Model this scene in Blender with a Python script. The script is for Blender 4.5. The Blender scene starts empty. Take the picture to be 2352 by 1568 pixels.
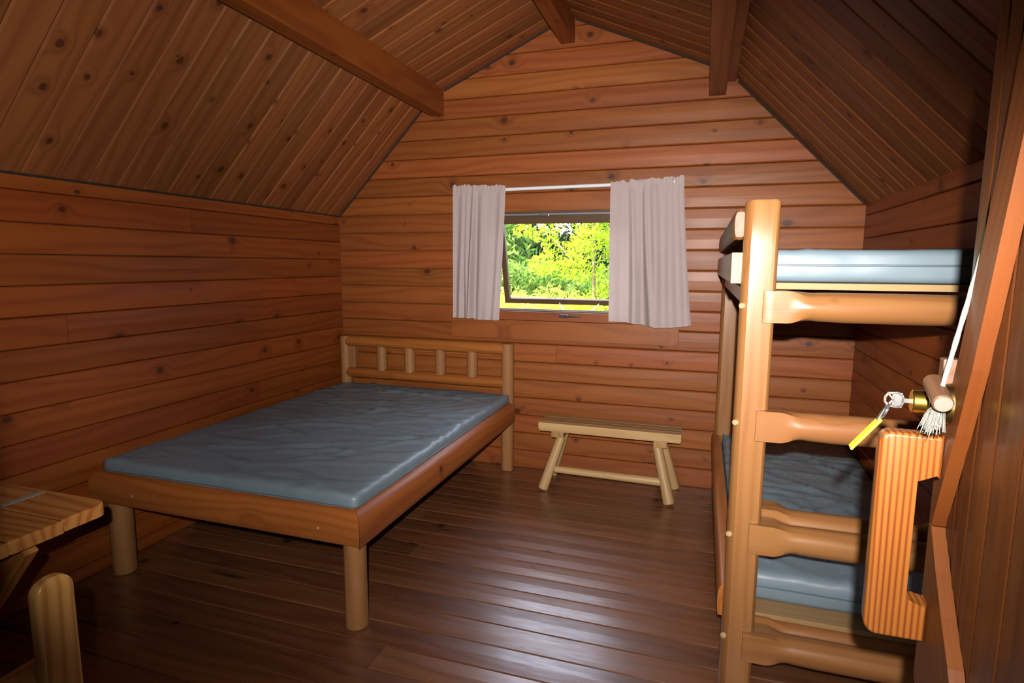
import bpy, bmesh, math, random
import numpy as np
from mathutils import Vector, Matrix, noise as mnoise

random.seed(7)
rng = np.random.default_rng(7)
scene = bpy.context.scene
C = scene.collection
R = math.radians

# ------------------------------------------------------------------ camera
CAM = Vector((2.7356, -4.0070, 1.5))
cr = Vector((0.95046856, 0.31077198, 0.00550393))
cu = Vector((-0.04600535, 0.12314649, 0.99132157))
cf = Vector((-0.30739717, 0.94247319, -0.13134404))
cam_d = bpy.data.cameras.new('camera')
cam_d.sensor_width = 36.0
cam_d.lens = 1338.77 * 36.0 / 2352.0
cam_d.clip_start = 0.02
cam_d.clip_end = 300
cam = bpy.data.objects.new('camera', cam_d)
C.objects.link(cam)
CR = Matrix((cr, cu, -cf)).transposed()
cam.matrix_world = Matrix.Translation(CAM) @ CR.to_4x4()
scene.camera = cam

# ------------------------------------------------------------------ world, sun, flash, exposure
scene.view_settings.view_transform = 'Standard'
scene.view_settings.look = 'None'
scene.view_settings.gamma = 1.0
scene.view_settings.use_curve_mapping = False
scene.view_settings.exposure = 0.0
world = bpy.data.worlds.new('sky')
scene.world = world
world.use_nodes = True
wn = world.node_tree
wn.nodes.clear()
sky = wn.nodes.new('ShaderNodeTexSky')
sky.sky_type = 'NISHITA'
sky.sun_disc = False
sky.dust_density = 6.0
sky.ozone_density = 0.6
sky.sun_elevation = R(52)
sky.sun_rotation = R(250)
bg = wn.nodes.new('ShaderNodeBackground')
bg.inputs['Strength'].default_value = 6.5
wo = wn.nodes.new('ShaderNodeOutputWorld')
wtint = wn.nodes.new('ShaderNodeMix'); wtint.data_type = 'RGBA'; wtint.blend_type = 'MULTIPLY'
wtint.inputs[0].default_value = 1.0
wtint.inputs[7].default_value = (1.0, 0.83, 0.70, 1.0)      # hazy white sky
wn.links.new(sky.outputs[0], wtint.inputs[6])
wn.links.new(wtint.outputs[2], bg.inputs[0])
wn.links.new(bg.outputs[0], wo.inputs[0])

sun_d = bpy.data.lights.new('sun', 'SUN')
sun_d.energy = 14.0
sun_d.angle = R(0.6)
sun_d.color = (1.0, 0.95, 0.86)
sun = bpy.data.objects.new('sun', sun_d)
C.objects.link(sun)
sun.rotation_euler = Vector((0.72, 0.16, -0.95)).to_track_quat('-Z', 'Y').to_euler()

# the camera's flash, a little above and behind the lens: an oblong beam that falls short of two corners
fl_d = bpy.data.lights.new('flash', 'SPOT')
fl_d.energy = 1060.0
fl_d.color = (1.0, 0.93, 0.86)
fl_d.spot_size = 2 * math.atan(0.80)
fl_d.spot_blend = 0.6
fl_d.shadow_soft_size = 0.012
fl = bpy.data.objects.new('flash', fl_d)
C.objects.link(fl)
fl.matrix_world = (Matrix.Translation(Vector((2.742, -4.10, 1.622))) @ CR.to_4x4()
                   @ Matrix.Rotation(R(-24.7), 4, 'Z') @ Matrix.Rotation(R(-2.6), 4, 'X') @ Matrix.Diagonal((1.8, 1.0, 1.0, 1.0)))

# the tube's hot spot sits right of the beam's middle (like a lamp's measured beam profile)
fl_d.use_nodes = True
fnt = fl_d.node_tree
fem = [n for n in fnt.nodes if n.type == 'EMISSION'][0]
fgeo = fnt.nodes.new('ShaderNodeNewGeometry')
fdot = fnt.nodes.new('ShaderNodeVectorMath'); fdot.operation = 'DOT_PRODUCT'
hot = (cr * 0.20 + cu * 0.17 + cf).normalized()
fdot.inputs[1].default_value = hot
fabs = fnt.nodes.new('ShaderNodeMath'); fabs.operation = 'ABSOLUTE'
fmap = fnt.nodes.new('ShaderNodeMapRange'); fmap.interpolation_type = 'SMOOTHSTEP'
for _k, _v in ((1, 0.76), (2, 1.0), (3, 0.26), (4, 1.0)): fmap.inputs[_k].default_value = _v
fnt.links.new(fgeo.outputs['Incoming'], fdot.inputs[0])
fnt.links.new(fdot.outputs['Value'], fabs.inputs[0])
fnt.links.new(fabs.outputs[0], fmap.inputs[0])
fnt.links.new(fmap.outputs[0], fem.inputs['Strength'])

# ------------------------------------------------------------------ node helpers
def nmat(name):
    m = bpy.data.materials.new(name)
    m.use_nodes = True
    nt = m.node_tree
    nt.nodes.clear()
    out = nt.nodes.new('ShaderNodeOutputMaterial')
    return m, nt, out

class G:
    def __init__(s, nt): s.nt = nt
    def n(s, t, **kw):
        x = s.nt.nodes.new(t)
        for k, v in kw.items(): setattr(x, k, v)
        return x
    def link(s, a, b): s.nt.links.new(a, b)
    def put(s, sock, v):
        if isinstance(v, bpy.types.NodeSocket): s.link(v, sock)
        else: sock.default_value = v
    def math(s, op, a, b=None, c=None, clamp=False):
        x = s.n('ShaderNodeMath', operation=op); x.use_clamp = clamp
        s.put(x.inputs[0], a)
        if b is not None: s.put(x.inputs[1], b)
        if c is not None: s.put(x.inputs[2], c)
        return x.outputs[0]
    def vmath(s, op, a, b):
        x = s.n('ShaderNodeVectorMath', operation=op)
        s.put(x.inputs[0], a); s.put(x.inputs[1], b)
        return x.outputs[0]
    def noise(s, vec, scale, detail=3, rough=0.55):
        x = s.n('ShaderNodeTexNoise')
        s.link(vec, x.inputs['Vector'])
        x.inputs['Scale'].default_value = scale
        x.inputs['Detail'].default_value = detail
        x.inputs['Roughness'].default_value = rough
        return x.outputs['Fac']
    def mix(s, f, a, b, mode='MIX'):
        x = s.n('ShaderNodeMix', data_type='RGBA', blend_type=mode)
        s.put(x.inputs[0], f); s.put(x.inputs[6], a); s.put(x.inputs[7], b)
        return x.outputs[2]
    def maprange(s, v, a, b, c, d, smooth=True):
        x = s.n('ShaderNodeMapRange')
        if smooth: x.interpolation_type = 'SMOOTHSTEP'
        s.put(x.inputs[0], v)
        for i, k in enumerate((a, b, c, d)): s.put(x.inputs[1 + i], k)
        return x.outputs[0]

def rgb(*c): return (c[0], c[1], c[2], 1.0)

def wood(name, light, dark, knot_col=(0.045, 0.012, 0.004), rings=22.0, knots=0.5, kscale=4.6, ksize=1.0,
         rough=0.42, coat=0.0, vary=0.22, bump=0.12, contrast=1.0, dirt=0.0, round_=False, streak=0.5, tone=0.45, spec=0.20):
    """Varnished pine: grain along the object's local X axis, growth rings across it, knots and per-piece variation."""
    light = tuple(x * tone for x in light); dark = tuple(x * tone for x in dark)
    m, nt, out = nmat(name)
    g = G(nt)
    tc = g.n('ShaderNodeTexCoord').outputs['Object']
    rnd = g.n('ShaderNodeObjectInfo').outputs['Random']
    off = g.n('ShaderNodeCombineXYZ')
    g.put(off.inputs[0], g.math('MULTIPLY', rnd, 37.3))
    g.put(off.inputs[1], g.math('MULTIPLY', rnd, 11.7))
    g.put(off.inputs[2], g.math('MULTIPLY', rnd, 23.9))
    P = g.vmath('ADD', tc, off.outputs[0])
    Ps = g.vmath('MULTIPLY', P, (1.1, 7.0, 7.0))
    # knots
    vor = g.n('ShaderNodeTexVoronoi')
    vor.voronoi_dimensions = '3D' if round_ else '2D'
    kv = g.vmath('MULTIPLY', P, (kscale * 0.8, kscale, kscale if round_ else 0.0))
    g.link(kv, vor.inputs['Vector'])
    vor.inputs['Scale'].default_value = 1.0
    sep = g.n('ShaderNodeSeparateColor')
    g.link(vor.outputs['Color'], sep.inputs[0])
    wob = g.math('MULTIPLY', g.math('SUBTRACT', g.noise(P, 60, 2), 0.5), 0.05)
    d = g.math('ADD', vor.outputs['Distance'], wob)
    has = g.math('LESS_THAN', sep.outputs[0], knots)
    size = g.math('MULTIPLY', g.math('ADD', g.math('MULTIPLY', sep.outputs[1], 0.075), 0.022), ksize)
    kin = g.math('MULTIPLY', g.maprange(d, g.math('MULTIPLY', size, 0.65), g.math('MULTIPLY', size, 1.35), 1.0, 0.0), has)
    halo = g.math('MULTIPLY', g.maprange(d, 0.0, g.math('MULTIPLY', size, 4.5), 1.0, 0.0), has)
    # growth rings
    sp = g.n('ShaderNodeSeparateXYZ')
    g.link(P, sp.inputs[0])
    warp = g.noise(Ps, 0.55, 2)
    across = sp.outputs[1]
    if round_:
        across = g.math('ADD', sp.outputs[1], g.math('MULTIPLY', sp.outputs[2], 0.8))
    u = g.math('ADD', g.math('MULTIPLY', across, rings), g.math('MULTIPLY', warp, 5.2))
    u = g.math('ADD', u, g.math('MULTIPLY', halo, 1.1))
    s_ = g.math('SINE', g.math('MULTIPLY', u, 6.2832))
    s_ = g.math('ADD', g.math('MULTIPLY', s_, 0.5), 0.5)
    s_ = g.math('POWER', s_, 1.8)
    fine = g.noise(g.vmath('MULTIPLY', P, (3.0, 190.0, 190.0)), 1.0, 2)
    broad = g.noise(g.vmath('MULTIPLY', P, (0.9, 9.0, 9.0)), 1.0, 3)
    f = g.math('ADD', g.math('MULTIPLY', s_, 0.42 * contrast), g.math('MULTIPLY', g.math('SUBTRACT', fine, 0.5), 0.45))
    f = g.math('ADD', f, g.math('MULTIPLY', g.math('SUBTRACT', broad, 0.42), 1.5 * streak), clamp=True)
    col = g.mix(f, rgb(*light), rgb(*dark))
    col = g.mix(g.math('MULTIPLY', halo, 0.35), col, rgb(*(0.6 * x for x in dark)))
    col = g.mix(g.math('MULTIPLY', kin, 0.88), col, rgb(*knot_col))
    # piece to piece
    wnz = g.n('ShaderNodeTexWhiteNoise', noise_dimensions='1D')
    g.link(rnd, wnz.inputs['W'])
    val = g.math('ADD', 1.0 - vary, g.math('MULTIPLY', wnz.outputs['Value'], 2 * vary))
    hsv = g.n('ShaderNodeHueSaturation')
    sepw = g.n('ShaderNodeSeparateColor')
    g.link(wnz.outputs['Color'], sepw.inputs[0])
    g.put(hsv.inputs['Hue'], g.math('ADD', 0.493, g.math('MULTIPLY', sepw.outputs[1], 0.009)))
    g.put(hsv.inputs['Value'], val)
    g.link(col, hsv.inputs['Color'])
    col = hsv.outputs[0]
    rv = g.math('ADD', rough - 0.06, g.math('MULTIPLY', broad, 0.14))
    if dirt:
        st = g.noise(g.vmath('MULTIPLY', P, (2.2, 11.0, 3.0)), 1.0, 4, 0.65)
        stm = g.maprange(st, 0.60, 0.74, 0.0, dirt)
        col = g.mix(stm, col, rgb(0.012, 0.009, 0.008))
        wear = g.noise(g.vmath('MULTIPLY', P, (8.0, 45.0, 9.0)), 1.0, 5, 0.7)
        rv = g.math('ADD', rv, g.maprange(wear, 0.35, 0.7, -0.05, 0.16))
    b = g.n('ShaderNodeBsdfPrincipled')
    g.link(col, b.inputs['Base Color'])
    g.put(b.inputs['Roughness'], rv)
    b.inputs['Specular IOR Level'].default_value = spec
    b.inputs['Coat Weight'].default_value = coat
    b.inputs['Coat Roughness'].default_value = 0.27 if coat > .6 else 0.22
    b.inputs['Coat IOR'].default_value = 1.65 if coat > .6 else 1.5
    bp = g.n('ShaderNodeBump')
    bp.inputs['Strength'].default_value = bump
    bp.inputs['Distance'].default_value = 0.004
    hgt = g.math('ADD', g.math('MULTIPLY', fine, 0.5), g.math('MULTIPLY', s_, -0.35))
    hgt = g.math('ADD', hgt, g.math('MULTIPLY', broad, 1.2))
    g.link(hgt, bp.inputs['Height'])
    g.link(bp.outputs[0], b.inputs['Normal'])
    g.link(b.outputs[0], out.inputs[0])
    return m

def plain(name, col, rough=0.5, metal=0.0, bump=0.0, bscale=200.0, var=0.0):
    m, nt, out = nmat(name)
    g = G(nt)
    b = g.n('ShaderNodeBsdfPrincipled')
    tc = g.n('ShaderNodeTexCoord').outputs['Object']
    nz = g.noise(tc, bscale, 3)
    c2 = tuple(x * (1 - var) for x in col)
    g.link(g.mix(nz, rgb(*col), rgb(*c2)), b.inputs['Base Color'])
    b.inputs['Roughness'].default_value = rough
    b.inputs['Metallic'].default_value = metal
    if bump:
        bp = g.n('ShaderNodeBump')
        bp.inputs['Strength'].default_value = bump
        bp.inputs['Distance'].default_value = 0.002
        g.link(nz, bp.inputs['Height'])
        g.link(bp.outputs[0], b.inputs['Normal'])
    g.link(b.outputs[0], out.inputs[0])
    return m

def cloth(name, col, trans=0.0, rough=0.8, wscale=900.0):
    m, nt, out = nmat(name)
    g = G(nt)
    tc = g.n('ShaderNodeTexCoord').outputs['Object']
    nz = g.noise(tc, wscale, 2)
    big = g.noise(tc, 6.0, 3)
    c = g.mix(big, rgb(*(x * 1.06 for x in col)), rgb(*(x * 0.92 for x in col)))
    b = g.n('ShaderNodeBsdfPrincipled')
    g.link(c, b.inputs['Base Color'])
    b.inputs['Roughness'].default_value = rough
    bp = g.n('ShaderNodeBump')
    bp.inputs['Strength'].default_value = 0.25
    bp.inputs['Distance'].default_value = 0.001
    g.link(nz, bp.inputs['Height'])
    g.link(bp.outputs[0], b.inputs['Normal'])
    if trans:
        t = g.n('ShaderNodeBsdfTranslucent')
        g.link(c, t.inputs[0])
        mx = g.n('ShaderNodeMixShader')
        mx.inputs[0].default_value = trans
        g.link(b.outputs[0], mx.inputs[1]); g.link(t.outputs[0], mx.inputs[2])
        g.link(mx.outputs[0], out.inputs[0])
    else:
        g.link(b.outputs[0], out.inputs[0])
    return m

def vinyl(name, col):
    m, nt, out = nmat(name)
    g = G(nt)
    tc = g.n('ShaderNodeTexCoord').outputs['Object']
    b = g.n('ShaderNodeBsdfPrincipled')
    big = g.noise(tc, 3.0, 4)
    g.link(g.mix(big, rgb(*(x * 1.08 for x in col)), rgb(*(x * 0.9 for x in col))), b.inputs['Base Color'])
    b.inputs['Roughness'].default_value = 0.46
    wr = g.noise(g.vmath('MULTIPLY', tc, (3.0, 9.0, 6.0)), 1.4, 5, 0.6)
    fw = g.noise(tc, 700.0, 2)
    bp = g.n('ShaderNodeBump')
    bp.inputs['Strength'].default_value = 0.35
    bp.inputs['Distance'].default_value = 0.006
    g.link(g.math('ADD', wr, g.math('MULTIPLY', fw, 0.03)), bp.inputs['Height'])
    g.link(bp.outputs[0], b.inputs['Normal'])
    g.link(b.outputs[0], out.inputs[0])
    return m

def leafmat(name, a, b_, trans=0.5):
    m, nt, out = nmat(name)
    g = G(nt)
    pos = g.n('ShaderNodeNewGeometry').outputs['Position']
    nz = g.noise(pos, 1.7, 3)
    n2 = g.n('ShaderNodeTexWhiteNoise', noise_dimensions='3D')
    g.link(g.vmath('SNAP', pos, (0.09, 0.09, 0.09)), n2.inputs['Vector'])
    f = g.math('ADD', g.math('MULTIPLY', nz, 0.7), g.math('MULTIPLY', n2.outputs['Value'], 0.35), clamp=True)
    c = g.mix(f, rgb(*a), rgb(*b_))
    d = g.n('ShaderNodeBsdfDiffuse'); g.link(c, d.inputs[0])
    t = g.n('ShaderNodeBsdfTranslucent'); g.link(c, t.inputs[0])
    mx = g.n('ShaderNodeMixShader'); mx.inputs[0].default_value = trans
    g.link(d.outputs[0], mx.inputs[1]); g.link(t.outputs[0], mx.inputs[2])
    g.link(mx.outputs[0], out.inputs[0])
    return m

def glassmat(name):
    m, nt, out = nmat(name)
    g = G(nt)
    tr = g.n('ShaderNodeBsdfTransparent'); tr.inputs[0].default_value = (0.95, 0.97, 0.96, 1)
    gl = g.n('ShaderNodeBsdfGlossy'); gl.inputs['Roughness'].default_value = 0.02
    fr = g.n('ShaderNodeFresnel'); fr.inputs[0].default_value = 1.45
    mx = g.n('ShaderNodeMixShader')
    g.link(g.math('MULTIPLY', fr.outputs[0], 0.8), mx.inputs[0])
    g.link(tr.outputs[0], mx.inputs[1]); g.link(gl.outputs[0], mx.inputs[2])
    g.link(mx.outputs[0], out.inputs[0])
    return m

M = {}
M['wall'] = wood('wall pine', (0.42, 0.125, 0.026), (0.24, 0.056, 0.011), rings=14, knots=0.42, kscale=4.4, rough=0.46, coat=0.03, vary=0.14, streak=.35)
M['wallside'] = wood('side wall pine', (0.44, 0.115, 0.019), (0.26, 0.050, 0.008), rings=13, knots=0.34, kscale=4.4, rough=0.42, coat=0.05, vary=0.12, streak=.35)
M['ceil'] = wood('ceiling pine', (0.40, 0.140, 0.038), (0.24, 0.064, 0.016), rings=15, knots=0.5, kscale=5.0, ksize=0.9, rough=0.5, vary=0.20, streak=.4)
M['beam'] = wood('beam fir', (0.40, 0.115, 0.021), (0.24, 0.055, 0.010), rings=18, knots=0.35, kscale=4.5, rough=0.45, vary=0.05)
M['floor'] = wood('floor pine', (0.29, 0.110, 0.042), (0.145, 0.048, 0.017), knot_col=(0.012, 0.006, 0.004), rings=16, knots=0.22, kscale=4.0, ksize=0.8, spec=0.5,
                  rough=0.34, coat=0.62, vary=0.20, bump=0.22, dirt=0.85)
M['bed'] = wood('bed pine', (0.52, 0.172, 0.036), (0.33, 0.086, 0.016), rings=20, knots=0.45, kscale=5.5, rough=0.42, vary=0.08, round_=True)
M['bedleg'] = wood('bed post pine', (0.50, 0.235, 0.085), (0.36, 0.145, 0.045), rings=16, knots=0.3, kscale=5.5, rough=0.45, vary=0.06, round_=True)
M['bunk'] = wood('bunk pine', (0.46, 0.205, 0.070), (0.33, 0.122, 0.034), knot_col=(0.16, 0.040, 0.010), rings=20, knots=0.4, kscale=5.0, rough=0.36, coat=0.12, vary=0.06, round_=True)
M['guard'] = wood('guard rail stained pine', (0.30, 0.115, 0.045), (0.17, 0.055, 0.018), rings=20, knots=0.3, rough=0.42, vary=0.03, round_=True)
M['bunkend'] = wood('bunk sawn end', (0.74, 0.52, 0.27), (0.62, 0.38, 0.17), rings=40, knots=0.0, rough=0.5, vary=0.04)
M['ply'] = wood('plywood edge', (0.56, 0.37, 0.17), (0.46, 0.28, 0.11), rings=30, knots=0.1, rough=0.5, vary=0.04)
M['bench'] = wood('bench white pine', (0.76, 0.50, 0.23), (0.58, 0.34, 0.13), knot_col=(0.10, 0.05, 0.02), rings=18, knots=0.3, kscale=6, rough=0.4, vary=0.08, round_=True)
M['benchtop'] = wood('bench seat pine', (0.60, 0.36, 0.14), (0.42, 0.22, 0.075), rings=20, knots=0.15, rough=0.4, vary=0.12)
M['table'] = wood('table fir', (0.58, 0.265, 0.066), (0.36, 0.100, 0.017), tone=0.75, rings=26, knots=0.25, rough=0.36, coat=0.12, vary=0.06, contrast=1.7, streak=0.3)
M['chair'] = wood('chair fir', (0.56, 0.29, 0.09), (0.33, 0.12, 0.026), tone=0.75, rings=42, knots=0.0, rough=0.34, coat=0.2, vary=0.04, contrast=1.6, streak=0.3)
M['handle'] = wood('handle fir', (0.35, 0.135, 0.024), (0.17, 0.040, 0.005), rings=125, knots=0.0, rough=0.30, coat=0.3, vary=0.02, contrast=2.1, streak=0.15, bump=0.2)
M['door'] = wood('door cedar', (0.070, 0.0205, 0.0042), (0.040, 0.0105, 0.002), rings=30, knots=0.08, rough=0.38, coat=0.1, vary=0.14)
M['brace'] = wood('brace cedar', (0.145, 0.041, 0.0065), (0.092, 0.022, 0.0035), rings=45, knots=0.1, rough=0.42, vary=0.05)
M['sash'] = wood('sash wood', (0.15, 0.085, 0.04), (0.09, 0.048, 0.022), rings=25, knots=0.0, rough=0.5, vary=0.05)
M['gap'] = plain('dark joint', (0.014, 0.007, 0.004), 0.9)
M['ext'] = wood('outside siding', (0.25, 0.12, 0.05), (0.15, 0.07, 0.03), rings=12, knots=0.2, rough=0.7)
M['roof'] = plain('roof shingle', (0.06, 0.05, 0.045), 0.9, bump=0.3, bscale=30, var=0.4)
M['vinyl'] = vinyl('blue grey vinyl', (0.118, 0.160, 0.192))
M['pipe'] = vinyl('vinyl piping', (0.065, 0.095, 0.12))
M['curtain'] = cloth('curtain cloth', (0.345, 0.283, 0.280), trans=0.14, rough=0.9)
M['rod'] = plain('white rod', (0.55, 0.55, 0.60), 0.35, var=0.05)
M['steel'] = plain('steel', (0.72, 0.72, 0.72), 0.22, 1.0, var=0.2, bscale=90)
M['brass'] = plain('brass', (0.80, 0.56, 0.10), 0.24, 1.0, var=0.25, bscale=60)
M['darkbrass'] = plain('dark brass', (0.16, 0.105, 0.03), 0.35, 1.0, var=0.3, bscale=60)
M['blackmetal'] = plain('black hardware', (0.02, 0.018, 0.017), 0.4, 0.0, var=0.2)
M['rope'] = plain('white braided cord', (0.17, 0.17, 0.15), 0.75, bump=0.8, bscale=900, var=0.35)
M['tag'] = plain('yellow tag', (0.62, 0.36, 0.003), 0.35, var=0.03)
M['dowel'] = wood('dowel wood', (0.14, 0.07, 0.036), (0.07, 0.03, 0.015), rings=60, knots=0.0, rough=0.45, round_=True)
M['dowelend'] = plain('dowel end grain', (0.125, 0.080, 0.062), 0.7, bump=0.3, bscale=600, var=0.25)
M['tape'] = plain('worn white tape', (0.36, 0.32, 0.28), 0.7, bump=0.3, bscale=120, var=0.55)
M['foam'] = plain('weather strip', (0.12, 0.12, 0.14), 0.5, var=0.2)
M['glass'] = glassmat('window glass')
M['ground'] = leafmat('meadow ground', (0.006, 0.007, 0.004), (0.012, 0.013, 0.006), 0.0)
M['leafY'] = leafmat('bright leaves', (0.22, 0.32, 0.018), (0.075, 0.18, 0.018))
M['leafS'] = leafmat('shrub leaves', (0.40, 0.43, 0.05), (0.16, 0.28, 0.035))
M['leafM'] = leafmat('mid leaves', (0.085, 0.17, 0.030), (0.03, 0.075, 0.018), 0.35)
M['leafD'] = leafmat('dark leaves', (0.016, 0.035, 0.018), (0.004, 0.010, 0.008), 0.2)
M['bark'] = wood('bark', (0.17, 0.15, 0.085), (0.10, 0.08, 0.045), tone=1.0, rings=10, knots=0.2, rough=0.8, round_=True)

# ------------------------------------------------------------------ mesh helpers
def link(o, parent=None):
    C.objects.link(o)
    if parent: o.parent = parent
    return o

def mesh_obj(name, verts, faces, mat, parent=None, smooth=False, mw=None):
    me = bpy.data.meshes.new(name)
    me.from_pydata([tuple(v) for v in verts], [], [tuple(f) for f in faces])
    me.materials.append(mat)
    if smooth: me.polygons.foreach_set('use_smooth', [True] * len(me.polygons))
    me.update()
    o = bpy.data.objects.new(name, me)
    link(o, parent)
    if mw is not None: o.matrix_world = mw
    return o

def bm_obj(name, bm, mat, parent=None, mw=None, smooth=False, mats=None):
    bmesh.ops.recalc_face_normals(bm, faces=bm.faces)
    me = bpy.data.meshes.new(name)
    bm.to_mesh(me); bm.free()
    me.materials.append(mat)
    for x in mats or (): me.materials.append(x)
    if smooth: me.polygons.foreach_set('use_smooth', [True] * len(me.polygons))
    o = bpy.data.objects.new(name, me)
    link(o, parent)
    if mw is not None: o.matrix_world = mw
    return o

def frame(origin, xdir, ydir):
    x = Vector(xdir).normalized()
    y = Vector(ydir); y = (y - x * y.dot(x)).normalized()
    z = x.cross(y)
    m = Matrix((x, y, z)).transposed().to_4x4()
    m.translation = Vector(origin)
    return m

def tag(o, label, cat, group=None):
    o['label'] = label; o['category'] = cat
    if group: o['group'] = group
    return o

def struct(o, label=None):
    o['kind'] = 'structure'
    if label: o['label'] = label
    return o

def empty(name, loc):
    o = bpy.data.objects.new(name, None)
    o.empty_display_size = 0.05
    C.objects.link(o)
    o.location = loc
    bpy.context.view_layer.update()
    return o

def child(o, root):
    """parent keeping the world place (roots are never rotated)"""
    mw = o.matrix_world.copy()
    o.parent = root
    o.matrix_parent_inverse = Matrix.Translation(root.location).inverted()
    o.matrix_world = mw
    return o

def box(name, x0, x1, y0, y1, z0, z1, mat, root=None, axis='x', bev=0.004, seg=2):
    """bevelled board with its local X along its length"""
    c = Vector(((x0 + x1) / 2, (y0 + y1) / 2, (z0 + z1) / 2))
    dims = {'x': x1 - x0, 'y': y1 - y0, 'z': z1 - z0}
    order = {'x': ('x', 'y', 'z'), 'y': ('y', 'x', 'z'), 'z': ('z', 'x', 'y')}[axis]
    un = {'x': Vector((1, 0, 0)), 'y': Vector((0, 1, 0)), 'z': Vector((0, 0, 1))}
    mw = frame(c, un[order[0]], un[order[1]])
    bm = bmesh.new()
    bmesh.ops.create_cube(bm, size=1.0)
    for v in bm.verts:
        v.co = Vector((v.co.x * dims[order[0]], v.co.y * dims[order[1]], v.co.z * dims[order[2]]))
    if bev:
        bmesh.ops.bevel(bm, geom=list(bm.edges), offset=bev, segments=seg, affect='EDGES', profile=0.6)
    o = bm_obj(name, bm, mat, None, mw)
    if root: child(o, root)
    return o

def obox(name, p0, p1, side, w, t, mat, root=None, bev=0.004):
    """bevelled bar from p0 to p1, width w along side, thickness t"""
    p0 = Vector(p0); p1 = Vector(p1)
    L = (p1 - p0).length
    mw = frame((p0 + p1) / 2, p1 - p0, side)
    bm = bmesh.new()
    bmesh.ops.create_cube(bm, size=1.0)
    for v in bm.verts: v.co = Vector((v.co.x * L, v.co.y * w, v.co.z * t))
    if bev: bmesh.ops.bevel(bm, geom=list(bm.edges), offset=bev, segments=2, affect='EDGES', profile=0.6)
    o = bm_obj(name, bm, mat, None, mw)
    if root: child(o, root)
    return o

def loft(name, rings, mat, mw, root=None, smooth=True, cap=True, capmat=None):
    """rings: equal-length loops of local points"""
    n = len(rings[0]); verts = []; faces = []
    for r in rings: verts += [tuple(p) for p in r]
    for i in range(len(rings) - 1):
        for j in range(n):
            k = (j + 1) % n
            faces.append((i * n + j, i * n + k, (i + 1) * n + k, (i + 1) * n + j))
    bm = bmesh.new()
    vs = [bm.verts.new(v) for v in verts]
    for f in faces:
        fc = bm.faces.new([vs[q] for q in f]); fc.smooth = smooth
    if cap:
        a = bm.faces.new([vs[j] for j in range(n)][::-1]); b = bm.faces.new([vs[(len(rings) - 1) * n + j] for j in range(n)])
        if capmat: a.material_index = 1; b.material_index = 1
    o = bm_obj(name, bm, mat, None, mw, mats=[capmat] if capmat else None)
    if smooth:
        bmx = bmesh.new(); bmx.from_mesh(o.data)
        for e in bmx.edges:
            if len(e.link_faces) == 2 and e.calc_face_angle(0) > R(38): e.smooth = False
        bmx.to_mesh(o.data); bmx.free()
    if root: child(o, root)
    return o

def profile_bar(name, p0, p1, ydir, prof, mat, root=None, bev=0.006, capmat=None, wob=0.0, seed=0, nseg=1):
    """bar with a closed (y,z) profile from p0 to p1, ends eased"""
    p0 = Vector(p0); p1 = Vector(p1); L = (p1 - p0).length
    mw = frame(p0, p1 - p0, ydir)
    cy = sum(p[0] for p in prof) / len(prof); cz = sum(p[1] for p in prof) / len(prof)
    ext = max(math.hypot(p[0] - cy, p[1] - cz) for p in prof)
    xs = [0.0, bev] + [L * i / nseg for i in range(1, nseg)] + [L - bev, L] if bev else [L * i / nseg for i in range(nseg + 1)]
    rings = []
    for x in xs:
        s = 1.0
        if bev and (x == 0.0 or x == L): s = 1 - bev / ext
        if wob: s *= 1 + wob * (mnoise.noise(Vector((x * 3.1 + seed * 7.7, seed, 0))))
        rings.append([Vector((x, cy + (p[0] - cy) * s, cz + (p[1] - cz) * s)) for p in prof])
    return loft(name, rings, mat, mw, root, capmat=capmat)

def circ(r, n=20, ry=None):
    return [(r * math.cos(2 * math.pi * i / n), (ry or r) * math.sin(2 * math.pi * i / n)) for i in range(n)]

def log(name, p0, p1, r, mat, root=None, r1=None, n=20, wob=0.05, seed=0, bev=0.006, capmat=None):
    p0 = Vector(p0); p1 = Vector(p1); d = p1 - p0
    yd = Vector((0, 0, 1)) if abs(d.normalized().z) < 0.8 else Vector((0, -1, 0))
    mw = frame(p0, d, yd); L = d.length; r1 = r1 or r
    ns = max(3, int(L / 0.12)); rings = []
    xs = [0.0, bev] + [L * i / ns for i in range(1, ns)] + [L - bev, L]
    for x in xs:
        rr = r + (r1 - r) * x / L
        if x == 0.0 or x == L: rr -= bev
        ring = []
        for i in range(n):
            a = 2 * math.pi * i / n
            k = 1 + wob * mnoise.noise(Vector((x * 4 + seed * 5.3, math.cos(a) * 0.8, math.sin(a) * 0.8 + seed)))
            ring.append(Vector((x, rr * k * math.cos(a), rr * k * math.sin(a))))
        rings.append(ring)
    return loft(name, rings, mat, mw, root, capmat=capmat)

def tube(name, pts, r, mat, root=None, n=8):
    """round tube along a polyline of world points"""
    pts = [Vector(p) for p in pts]
    rings = []
    up = Vector((0.3, 0.5, 0.8))
    for i, p in enumerate(pts):
        t = (pts[min(i + 1, len(pts) - 1)] - pts[max(i - 1, 0)]).normalized()
        a = t.cross(up).normalized(); b = t.cross(a)
        rr = r(i / (len(pts) - 1)) if callable(r) else r
        rings.append([p + a * rr * math.cos(2 * math.pi * k / n) + b * rr * math.sin(2 * math.pi * k / n) for k in range(n)])
    c = pts[0].copy()
    rings = [[q - c for q in rg] for rg in rings]
    return loft(name, rings, mat, Matrix.Translation(c), root)

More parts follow.
